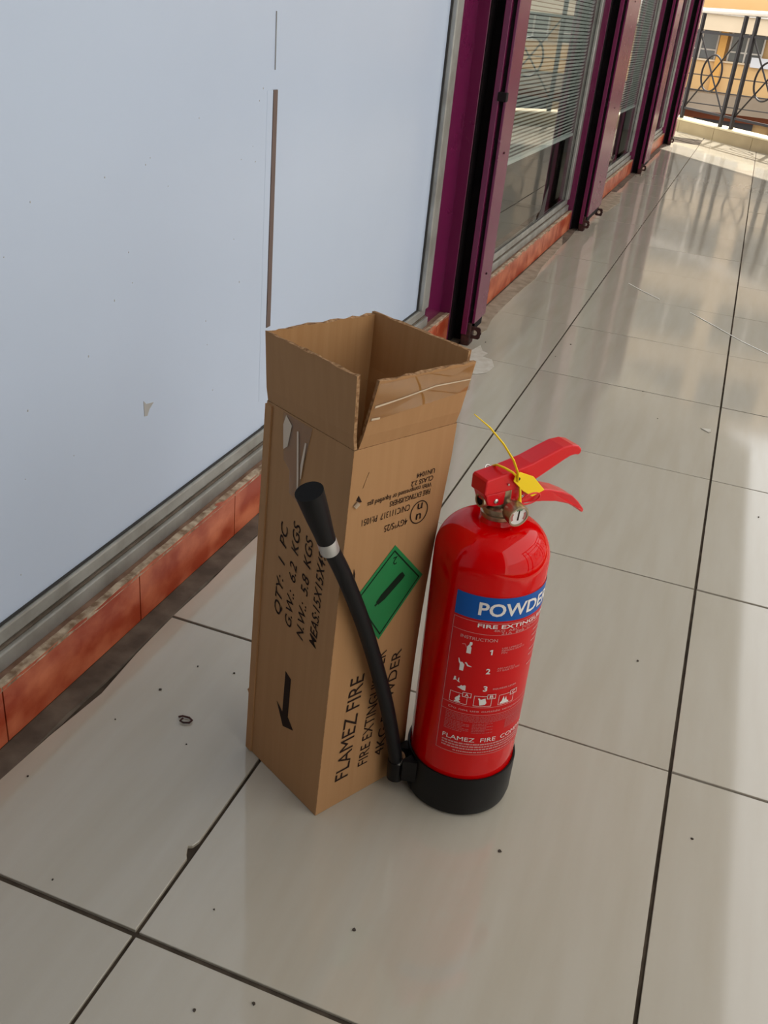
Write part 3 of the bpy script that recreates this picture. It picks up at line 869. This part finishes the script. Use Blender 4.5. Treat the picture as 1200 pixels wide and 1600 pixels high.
# hose clip moulded on the base, reaching to the hose foot
Mi = ext.matrix_world.inverted()
hose_pts = [Vector(p) for p in [(0.1765, 0.3190, 0.020), (0.1758, 0.3176, 0.0392), (0.1736, 0.3143, 0.0628), (0.1625, 0.2972, 0.1393), (0.1483, 0.2754, 0.2175),
                                (0.1334, 0.2525, 0.29), (0.1182, 0.229, 0.3531), (0.1092, 0.2152, 0.3855), (0.1042, 0.2076, 0.401), (0.0965, 0.1957, 0.4366), (0.0892, 0.1845, 0.4697)]]
foot = Mi @ hose_pts[1]
fd = Vector((foot.x, foot.y, 0)).normalized(); fp = Vector((-fd.y, fd.x, 0)); fr = Vector((foot.x, foot.y, 0)).length
mb = MB()
for sgn in (-1, 1):
    a = fd * 0.067; b = fd * (fr - 0.004)
    c = []
    for z in (0.026, 0.058):
        c += [a + fp * sgn * 0.022 + UZ * z, a + fp * sgn * 0.004 + UZ * z, b + fp * sgn * 0.0114 + UZ * z, b + fp * sgn * 0.0150 + UZ * z]
    mb.hexa(c)
mb.build('hose_clip', M['black'], ext)

# --- valve, gauge
MB().lathe([(0.0185, 0.397), (0.0200, 0.3985), (0.0200, 0.4030), (0.0185, 0.4040), (0.0185, 0.4055), (0.0200, 0.4065), (0.0200, 0.4105), (0.0170, 0.4120), (0.0130, 0.4125), (0.0125, 0.440)], 32).build('valve_nut', M['nickel'], ext, True)
MB().lathe([(0.0125, 0), (0.0125, 0.006), (0.0135, 0.007), (0.0135, 0.020), (0.0125, 0.021)], 6, Matrix.Translation((0, 0, 0.4005))).build('hex_collar', M['nickel'], ext)
outl = Matrix.Translation((-0.006, 0, 0.4215)) @ Matrix.Rotation(R(-90), 4, 'Y')
MB().lathe([(0.0085, 0.0), (0.0085, 0.022), (0.0078, 0.0235), (0.0055, 0.0235), (0.0055, 0.010)], 24, outl).build('outlet', M['nickel'], ext, True)
MB().lathe([(0.0054, 0.0), (0.0054, 0.0105)], 20, Matrix.Translation((-0.0170, 0, 0.4215)) @ Matrix.Rotation(R(-90), 4, 'Y')).build('outlet_bore', M['slot'], ext, True)
gm = Matrix.Translation((0.004, -0.006, 0.4135)) @ Matrix.Rotation(R(-6), 4, 'Z') @ Matrix.Rotation(R(96), 4, 'X')
g = MB().lathe([(0.0085, 0.0), (0.0085, 0.010), (0.0125, 0.013), (0.0130, 0.026), (0.0125, 0.0275), (0.0108, 0.0275), (0.0105, 0.0255)], 32, gm).build('pressure_gauge', M['nickel'], ext, True)
MB().lathe([(0.0106, 0.0255), (0.0106, 0.0260)], 28, gm).build('dial', M['dial'], g)
def dialbit(name, a0, a1, r0, r1, m):
    v = []; n = 8
    for i in range(n + 1):
        a = R(a0 + (a1 - a0) * i / n)
        v += [gm @ Vector((r0 * math.cos(a), r0 * math.sin(a), 0.0263)), gm @ Vector((r1 * math.cos(a), r1 * math.sin(a), 0.0263))]
    MB().add(v, [(2 * i, 2 * i + 1, 2 * i + 3, 2 * i + 2) for i in range(n)]).build(name, m, g)
dialbit('dial_zone', 150, 215, 0.0072, 0.0098, M['dialred'])
dialbit('dial_zone', 65, 115, 0.0072, 0.0098, M['dialgreen'])
dialbit('dial_zone', -35, 30, 0.0072, 0.0098, M['dialred'])
MB().hexa([gm @ Vector(p) for p in [(-0.0008, -0.005, 0.0264), (0.0008, -0.005, 0.0264), (0.0008, 0.008, 0.0264), (-0.0008, 0.008, 0.0264),
                                    (-0.0008, -0.005, 0.0268), (0.0008, -0.005, 0.0268), (0.0004, 0.008, 0.0268), (-0.0004, 0.008, 0.0268)]]).build('needle', M['ink'], g)

# --- squeeze lever and carrying handle
def side_prism(name, poly, w, m, bev=0.003, taper=None):
    mb = MB()
    wf = taper or (lambda x: w)
    mb.prism(poly, lambda p: (p[0], -wf(p[0]), p[1]), lambda p: (p[0], wf(p[0]), p[1]))
    return mb.build(name, m, ext, bevel=bev)
lever = [(-0.034, 0.4330), (-0.0345, 0.4500), (-0.0320, 0.4520), (0.000, 0.4560), (0.0268, 0.4610), (0.053, 0.4690), (0.070, 0.4735), (0.084, 0.4738), (0.094, 0.4710), (0.0995, 0.4660), (0.0990, 0.4615), (0.0960, 0.4595),
         (0.090, 0.4607), (0.083, 0.4600), (0.074, 0.4565), (0.055, 0.4480), (0.036, 0.4400), (0.027, 0.4330)]
side_prism('squeeze_lever', lever, 0.013, M['redp'], 0.0035)
yoke = [(-0.032, 0.4340), (-0.026, 0.4190), (-0.018, 0.4165), (0.022, 0.4145), (0.0285, 0.4170), (0.030, 0.4345)]
side_prism('handle_yoke', yoke, 0.0118, M['redp'], 0.002)
grip = [(0.018, 0.4290), (0.040, 0.4270), (0.0624, 0.4220), (0.082, 0.4150), (0.100, 0.4060), (0.114, 0.3945), (0.1275, 0.3805), (0.1280, 0.3770), (0.1250, 0.3765),
        (0.111, 0.3870), (0.095, 0.3965), (0.075, 0.4040), (0.052, 0.4090), (0.030, 0.4120), (0.018, 0.4130)]
side_prism('carrying_handle', grip, 0.0125, M['redp'], 0.003, lambda x: 0.0125 if x < 0.1 else 0.0125 - (x - 0.1) * 0.16)
def rivet(x, z, r):
    MB().lathe([(r, 0), (r, 0.0012), (r * 0.6, 0.0022), (r * 0.1, 0.0025)], 16, Matrix.Translation((x, -0.0116, z)) @ Matrix.Rotation(R(90), 4, 'X')).build('rivet', M['steel'], ext, True)
rivet(-0.0165, 0.4235, 0.0030)
rivet(0.0210, 0.4215, 0.0026)
MB().tube([(-0.004, 0.020, 0.4425), (-0.004, 0.0125, 0.4425), (-0.004, -0.0150, 0.4425)], 0.0013, 8).build('safety_pin', M['steel'], ext, True)
MB().tube([(-0.004 + 0.004 * math.cos(a), 0.0225 + 0.003 * math.sin(a), 0.4445 + 0.004 * math.sin(a)) for a in [i * math.pi / 8 for i in range(13)]], 0.0008, 6).build('pin_end', M['steel'], ext, True)
# red pull ring of the pin
MB().tube([(0.0295 + 0.0135 * math.cos(a), -0.0165 - 0.002 * math.sin(a), 0.4195 + 0.0075 * math.sin(a)) for a in [2 * math.pi * i / 32 for i in range(33)]], 0.0011, 8, caps=False).build('pull_ring', M['redp'], ext, True)
# yellow seal: strap loop, tag plate, tail
seal = empty('seal', (0, 0, 0), 0, ext)
seal['label'] = 'yellow plastic security seal with a long tail'
plate = [(0.000, 0.4535), (0.0060, 0.4575), (0.0270, 0.4480), (0.0470, 0.4275), (0.0300, 0.4225), (0.0150, 0.4325), (-0.0010, 0.4475)]
MB().prism(plate, lambda p: (p[0], -0.0185, p[1]), lambda p: (p[0], -0.0170, p[1])).build('tag_plate', M['yellow'], seal, bevel=0.0005)
MB().tube([(0.003, -0.0178, 0.4525), (-0.003, -0.0165, 0.4580), (-0.008, -0.008, 0.4605), (-0.009, 0.004, 0.4590), (-0.006, 0.0135, 0.4530)], 0.0017, 8, flat=0.8).build('strap', M['yellow'], seal, True)
MB().tube([(0.010, -0.0175, 0.4380), (0.012, -0.0180, 0.4270), (0.0125, -0.0175, 0.4190)], [0.0014, 0.0014, 0.0026], 8).build('strap', M['yellow'], seal, True)
MB().tube([(0.0035, -0.0190, 0.4470), (0.0010, -0.0205, 0.4580), (-0.0080, -0.020, 0.4750), (-0.0240, -0.018, 0.4960), (-0.0440, -0.016, 0.5170), (-0.0650, -0.014, 0.5340)],
          [0.0020, 0.0020, 0.0019, 0.0018, 0.0016, 0.0009], 6, flat=0.6).build('tail', M['yellow'], seal, True)
MB().lathe([(0.0018, 0), (0.0018, 0.0006)], 12, Matrix.Translation((0.0055, -0.0185, 0.4495)) @ Matrix.Rotation(R(90), 4, 'X')).build('eyelet', M['rust'], seal)

# --- label wrapped on the cylinder
PH0 = -107.0 - 52.5          # left edge, degrees, in the extinguisher's own frame
DEG = RB * math.pi / 180
def wrap(off):
    def fn(p):
        a = R(PH0) + p[0] / RB
        return Vector(((RB + off) * math.cos(a), (RB + off) * math.sin(a), p[1]))
    return fn
def S_(az):                  # arc length from the left edge for a measured world bearing
    return (az + 107.0) * DEG
LW = 134.0 * DEG
def patch(name, s0_, s1_, z0, z1, m, off, n=None, thick=0.0):
    n = n or max(1, int((s1_ - s0_) / 0.004))
    fn = wrap(off)
    v = []
    for i in range(n + 1):
        q = s0_ + (s1_ - s0_) * i / n
        v += [fn((q, z0)), fn((q, z1))]
    o = MB().add(v, [(2 * i, 2 * i + 2, 2 * i + 3, 2 * i + 1) for i in range(n)]).build(name, m, label_o, True)
    return o
label_o = None
label_o = patch('label', 0.0, LW, 0.101, 0.330, M['labelred'], 0.0003)
label_o.parent = ext
label_o['label'] = 'printed label with blue band and white instructions'
patch('blue_band', 0.0, LW, 0.2985, 0.3290, M['blue'], 0.0006)
def ltext(txt, s, z, width, cap, bold=0.02, m='whiteprint', off=0.0010, slope=0.0):
    sh = text_shape(txt, cap, width, bold)
    fn = wrap(off)
    return print_on('lettering', sh, lambda p: fn((s + p[0], z + p[1] + slope * p[0])), M[m], label_o)
ltext('POWDER', S_(-83.5), 0.3055, 88 * DEG, 0.0158, 0.022)
LI = 0.0007
def hline(z, a=0.0, b=LW, t=0.00055, m='pinkprint'):
    patch('rule_line', a, b, z - t / 2, z + t / 2, M[m], LI)
def vline(s, z0, z1, t=0.0006, m='pinkprint'):
    patch('rule_line', s - t / 2, s + t / 2, z0, z1, M[m], LI, 1)
for z in (0.2952, 0.2797, 0.1755, 0.1640, 0.1025):
    hline(z)
vline(0.0004, 0.1025, 0.2952); vline(LW - 0.0004, 0.1025, 0.2952)
ltext('FIRE EXTINGUISHER', S_(-82), 0.2888, 98 * DEG, 0.0048, 0.015)
ltext('4KG  ABC  POWDER', S_(-66), 0.2845, 56 * DEG, 0.0030, 0.01, 'pinkprint')
ltext('21A  89B  C', S_(-58), 0.2806, 34 * DEG, 0.0030, 0.01, 'pinkprint')
ltext('INSTRUCTION', S_(-97), 0.2705, 36.5 * DEG, 0.0040, 0.01, 'pinkprint')
for n_, z in (('1', 0.2525), ('2', 0.2255), ('3', 0.2003)):
    if n_ != '1':
        ltext(n_, S_(-67.0), z, 4.2 * DEG, 0.0072, 0.025)
ltext('USE UPRIGHT', S_(-54.5), 0.2600, 23 * DEG, 0.0022, 0.0, 'pinkprint')
ltext('REMOVE SAFETY', S_(-54.5), 0.2568, 27 * DEG, 0.0022, 0.0, 'pinkprint')
ltext('PIN', S_(-54.5), 0.2536, 6 * DEG, 0.0022, 0.0, 'pinkprint')
ltext('AIM NOZZLE', S_(-56), 0.2315, 20 * DEG, 0.0022, 0.0, 'pinkprint')
ltext('AT BASE OF FIRE', S_(-56), 0.2283, 27 * DEG, 0.0022, 0.0, 'pinkprint')
ltext('SQUEEZE LEVER', S_(-57), 0.2022, 28 * DEG, 0.0020, 0.02, 'pinkprint')
def lpoly(name, pts, m='whiteprint', off=0.0010, s=0.0, z=0.0, k=1.0):
    fn = wrap(off)
    return print_on(name, ([(s + a * k, z + b * k) for a, b in pts], [tuple(range(len(pts)))]), fn, M[m], label_o)
lpoly('numeral', [(0.0018, 0), (0.0034, 0), (0.0034, 0.0072), (0.0021, 0.0072), (0.0000, 0.0058), (0.0003, 0.0048), (0.0018, 0.0054)], s=S_(-66.5), z=0.2525)
# three little instruction figures
F1 = [(0.0035, 0), (0.0085, 0), (0.0085, 0.0085), (0.0072, 0.0105), (0.0090, 0.0125), (0.0088, 0.0160), (0.0062, 0.0160), (0.0055, 0.0120), (0.0035, 0.0090)]
lpoly('figure', F1, s=S_(-92), z=0.2510)
lpoly('figure', [(-0.0025, 0.0110), (0.0010, 0.0120), (0.0035, 0.0075), (0.0030, 0.0070), (0.0008, 0.0112), (-0.0025, 0.0103)], 'pinkprint', s=S_(-92), z=0.2510)
F2 = [(0.0030, 0), (0.0075, 0), (0.0080, 0.0090), (0.0055, 0.0120), (0.0030, 0.0115), (0.0010, 0.0165), (0.0002, 0.0160), (0.0012, 0.0110), (0.0028, 0.0085)]
lpoly('figure', F2, s=S_(-96), z=0.2250)
lpoly('figure', [(0.0080, 0.0115), (0.0095, 0.0135), (0.0125, 0.0100), (0.0165, 0.0085), (0.0165, 0.0078), (0.0115, 0.0080), (0.0095, 0.0110)], s=S_(-96), z=0.2250)
lpoly('figure', [(0, 0.0090), (0.0010, 0.0150), (0.0028, 0.0152), (0.0030, 0.0120), (0.0050, 0.0092), (0.0062, 0.0145), (0.0068, 0.0145), (0.0070, 0.0098), (0.0085, 0.0082), (0.0060, 0.0085), (0.0035, 0.0105)], s=S_(-98), z=0.1995)
lpoly('figure', [(0.0040, 0.0030), (0.0110, 0.0005), (0.0140, 0.0003), (0.0140, 0.0075), (0.0120, 0.0080), (0.0105, 0.0065), (0.0085, 0.0070), (0.0070, 0.0048)], s=S_(-96.5), z=0.1975)
# class pictogram boxes
def frame(s, z, w, h, t=0.0005, LI=0.0007):
    patch('rule_line', s, s + w, z, z + t, M['whiteprint'], LI); patch('rule_line', s, s + w, z + h - t, z + h, M['whiteprint'], LI)
    patch('rule_line', s, s + t, z, z + h, M['whiteprint'], LI, 1); patch('rule_line', s + w - t, s + w, z, z + h, M['whiteprint'], LI, 1)
for i, (az, ch) in enumerate(((-99.5, 'A'), (-74.5, 'B'), (-48.5, 'C'))):
    s = S_(az)
    frame(s, 0.1775, 18.5 * DEG, 0.0150)
    patch('letter_box', s + 13 * DEG, s + 22 * DEG, 0.1888, 0.1955, M['labelred'], 0.0009)
    frame(s + 13 * DEG, 0.1888, 9 * DEG, 0.0067, 0.0006, 0.0012)
    ltext(ch, s + 15.6 * DEG, 0.1902, 3.8 * DEG, 0.0040, 0.01, 'whiteprint', 0.0013)
lpoly('figure', [(0.001, 0), (0.0085, 0), (0.0085, 0.0012), (0.0062, 0.0016), (0.0078, 0.0045), (0.0068, 0.0060), (0.0075, 0.0090), (0.0062, 0.0118), (0.0052, 0.0090), (0.0025, 0.0066), (0.0015, 0.0040), (0.0030, 0.0016), (0.001, 0.0012)], s=S_(-95), z=0.1790)
lpoly('figure', [(0.0028, 0), (0.0090, 0.0012), (0.0105, 0.0040), (0.0085, 0.0105), (0.0060, 0.0098), (0.0035, 0.0085), (0.0015, 0.0108), (0.0000, 0.0100), (0.0012, 0.0080), (0.0020, 0.0040)], s=S_(-70.5), z=0.1790)
lpoly('figure', [(0, 0), (0.012, 0.0), (0.012, 0.0020), (0.0090, 0.0040), (0.0075, 0.0100), (0.0060, 0.0050), (0.0040, 0.0110), (0.0020, 0.0040), (0, 0.0020)], s=S_(-46.5), z=0.1790)
ltext('Do not use outside temperature', S_(-99), 0.1685, 92 * DEG, 0.0030, 0.01, 'pinkprint')
# print too fine to read: rows of short marks
def fine(s0_, s1_, z, h, seed, m='pinkprint'):
    rg = random.Random(seed); v = []; f = []
    fn = wrap(0.0009); s = s0_
    while s < s1_ - 0.001:
        w = min(rg.uniform(0.0014, 0.0052), s1_ - s)
        v += [fn((s, z)), fn((s + w, z)), fn((s + w, z + h)), fn((s, z + h))]
        f.append((len(v) - 4, len(v) - 3, len(v) - 2, len(v) - 1))
        s += w + rg.uniform(0.0005, 0.0010)
    o = MB().add(v, f).build('fine_print', M[m], label_o); o['kind'] = 'stuff'
M['faint'] = mat('faint_print', srgb(190, 92, 94), 0.5, spec=0.3)
for i in range(5):
    fine(S_(-101), LW - 0.006, 0.1612 - i * 0.0021, 0.0009, i, 'faint')
for i in range(7):
    fine(S_(-101), S_(-101) + (0.030 if i % 3 else 0.022), 0.1500 - i * 0.0023, 0.0010, 20 + i, 'faint')
    fine(S_(-72), S_(-72) + (0.017 if i % 2 else 0.026), 0.1500 - i * 0.0023, 0.0010, 40 + i, 'faint')
    fine(S_(-35), S_(-35) + 0.040, 0.1520 - i * 0.0023, 0.0010, 60 + i, 'faint')
ltext('FLAMEZ  FIRE  COMPANY', S_(-101), 0.1225, 110 * DEG, 0.0062, 0.0)
fine(S_(-101), LW - 0.01, 0.1175, 0.0022, 80)
fine(S_(-101), LW - 0.02, 0.1137, 0.0020, 81)
fine(S_(-101), LW - 0.03, 0.1098, 0.0020, 82)
fine(S_(-88), LW - 0.05, 0.1055, 0.0016, 83)
for i, z in enumerate((0.272, 0.264, 0.256, 0.244, 0.236, 0.222)):
    fine(S_(-16), S_(20), z, 0.0020, 90 + i)

# ------------------------------------------------------------------ discharge hose leaning on the carton
hose = tag(empty('discharge_hose', (0.1765, 0.3190, 0.0)), 'black rubber discharge hose with flared nozzle leaning across the carton', 'hose')
ho = Vector(hose.location)
def spline(P, n):
    out = []
    for i in range(len(P) - 1):
        p0 = P[max(i - 1, 0)]; p1 = P[i]; p2 = P[i + 1]; p3 = P[min(i + 2, len(P) - 1)]
        for k in range(n):
            t = k / n
            out.append(0.5 * ((2 * p1) + (p2 - p0) * t + (2 * p0 - 5 * p1 + 4 * p2 - p3) * t * t + (3 * p1 - p0 - 3 * p2 + p3) * t ** 3))
    out.append(P[-1])
    return out
hp = [p - ho for p in hose_pts]
MB().tube(spline(hp[0:9], 6), 0.0088, 20).build('hose_tube', M['rubber'], hose, True)
MB().tube([hp[0] - Vector((0, 0, 0.002)), hp[0] + Vector((0, 0, 0.004)), hp[1] + Vector((0, 0, 0.010))], [0.0105, 0.0110, 0.0108], 20).build('threaded_end', M['black'], hose, True)
MB().tube([hp[0] + Vector((0, 0, 0.028)), hp[0] + Vector((-0.0006, -0.0009, 0.031))], 0.0113, 20).build('end_ring', M['steel'], hose, True)
ax_ = (hp[10] - hp[8]).normalized()
b0 = hp[8] - ax_ * 0.008
MB().tube([b0, b0 + ax_ * 0.002, b0 + ax_ * 0.014, b0 + ax_ * 0.016], [0.0098, 0.0103, 0.0103, 0.0098], 24).build('ferrule', M['band'], hose, True)
n0 = b0 + ax_ * 0.016; L_ = (hp[10] - n0).length
pts = [n0, n0 + ax_ * 0.01, n0 + ax_ * L_ * 0.45, n0 + ax_ * L_ * 0.8, n0 + ax_ * L_]
mb = MB().tube(pts, [0.0100, 0.0104, 0.0122, 0.0138, 0.0146], 28, caps=False)
mb.tube([pts[4], pts[4] - ax_ * 0.0002, pts[2] , pts[1]], [0.0146, 0.0126, 0.0098, 0.0070], 28, caps=True, mi=1)
mb.build('nozzle', [M['rubber'], M['hollow']], hose, True)

# ------------------------------------------------------------------ small things on the floor
cl = MB().tube([(-0.010, 0.002, 0.002), (-0.006, 0.006, 0.002), (0.004, 0.007, 0.002), (0.010, 0.004, 0.002), (0.009, -0.002, 0.002), (0.002, -0.005, 0.002), (-0.004, -0.004, 0.002), (-0.002, 0.001, 0.004)], 0.0014, 8).build('bent_clip', M['rust'], None, True)
cl.location = (-0.126, 0.308, 0.0005)
tag(cl, 'tiny bent metal clip lying on the tile left of the carton', 'clip')
mb = MB()
rg = random.Random(3)
for (x, y) in [(-0.245, 0.135), (-0.115, 0.43), (-0.19, 0.35), (-0.05, 0.36), (0.33, 0.275), (0.06, 0.06), (0.10, -0.05), (-0.12, 0.02), (0.21, 0.10), (0.15, -0.02),
               (-0.17, 0.42), (-0.05, 0.52), (0.62, 1.4), (0.02, 2.2), (0.04, 2.35), (0.30, 2.05), (-0.2, 2.2), (0.44, 0.75), (0.55, 0.4), (-0.1, 0.27), (-0.21, 0.27), (0.36, 1.86)]:
    r_ = rg.uniform(0.0009, 0.0022); z0 = 0.0008
    k_ = 6
    ring_ = [(x + r_ * rg.uniform(0.6, 1.3) * math.cos(2 * math.pi * i / k_), y + r_ * rg.uniform(0.6, 1.3) * math.sin(2 * math.pi * i / k_)) for i in range(k_)]
    mb.prism(ring_, lambda p: (p[0], p[1], 0.0), lambda p: (p[0], p[1], z0 + 0.0006))
gr = mb.build('floor_grit', M['grit']); gr['kind'] = 'stuff'
tag(gr, 'scattered dark grit specks on the floor tiles', 'grit')
tag(blob('paper_residue', [(-0.215, 2.10), (-0.205, 2.16), (-0.185, 2.11), (-0.165, 2.10), (-0.172, 2.06), (-0.14, 2.05), (-0.118, 1.99), (-0.125, 1.93), (-0.15, 1.90), (-0.19, 1.895), (-0.22, 1.91), (-0.21, 1.98), (-0.225, 2.03)], 0.0006, 0.0014, M['stain'], None),
    'whitish dried paper residue stuck on the tile behind the carton', 'residue')
tag(blob('paper_scrap', [(0.47, 1.855), (0.492, 1.835), (0.497, 1.842), (0.495, 1.862)], 0.0012, 0.0022, M['stain'], None),
    'small white scrap stuck beside the floor joint at right', 'scrap')
def thread(pts, label):
    mb = MB()
    for (xa, ya), (xb, yb) in zip(pts[:-1], pts[1:]):
        mb.hexa([(xa, ya - 0.004, 0.0008), (xb, yb - 0.004, 0.0008), (xb, yb + 0.004, 0.0008), (xa, ya + 0.004, 0.0008),
                 (xa, ya - 0.003, 0.0016), (xb, yb - 0.003, 0.0016), (xb, yb + 0.003, 0.0016), (xa, ya + 0.003, 0.0016)])
    tag(mb.build('white_thread', M['thread']), label, 'thread', 'white threads on the tiles')
thread([(0.10, 3.30), (0.16, 3.22), (0.24, 3.13)], 'shorter fine white thread on the shiny tiles beyond the carton')
thread([(0.36, 3.02), (0.45, 2.90), (0.55, 2.76), (0.66, 2.64)], 'longer fine white thread crossing the right-hand tile joint')
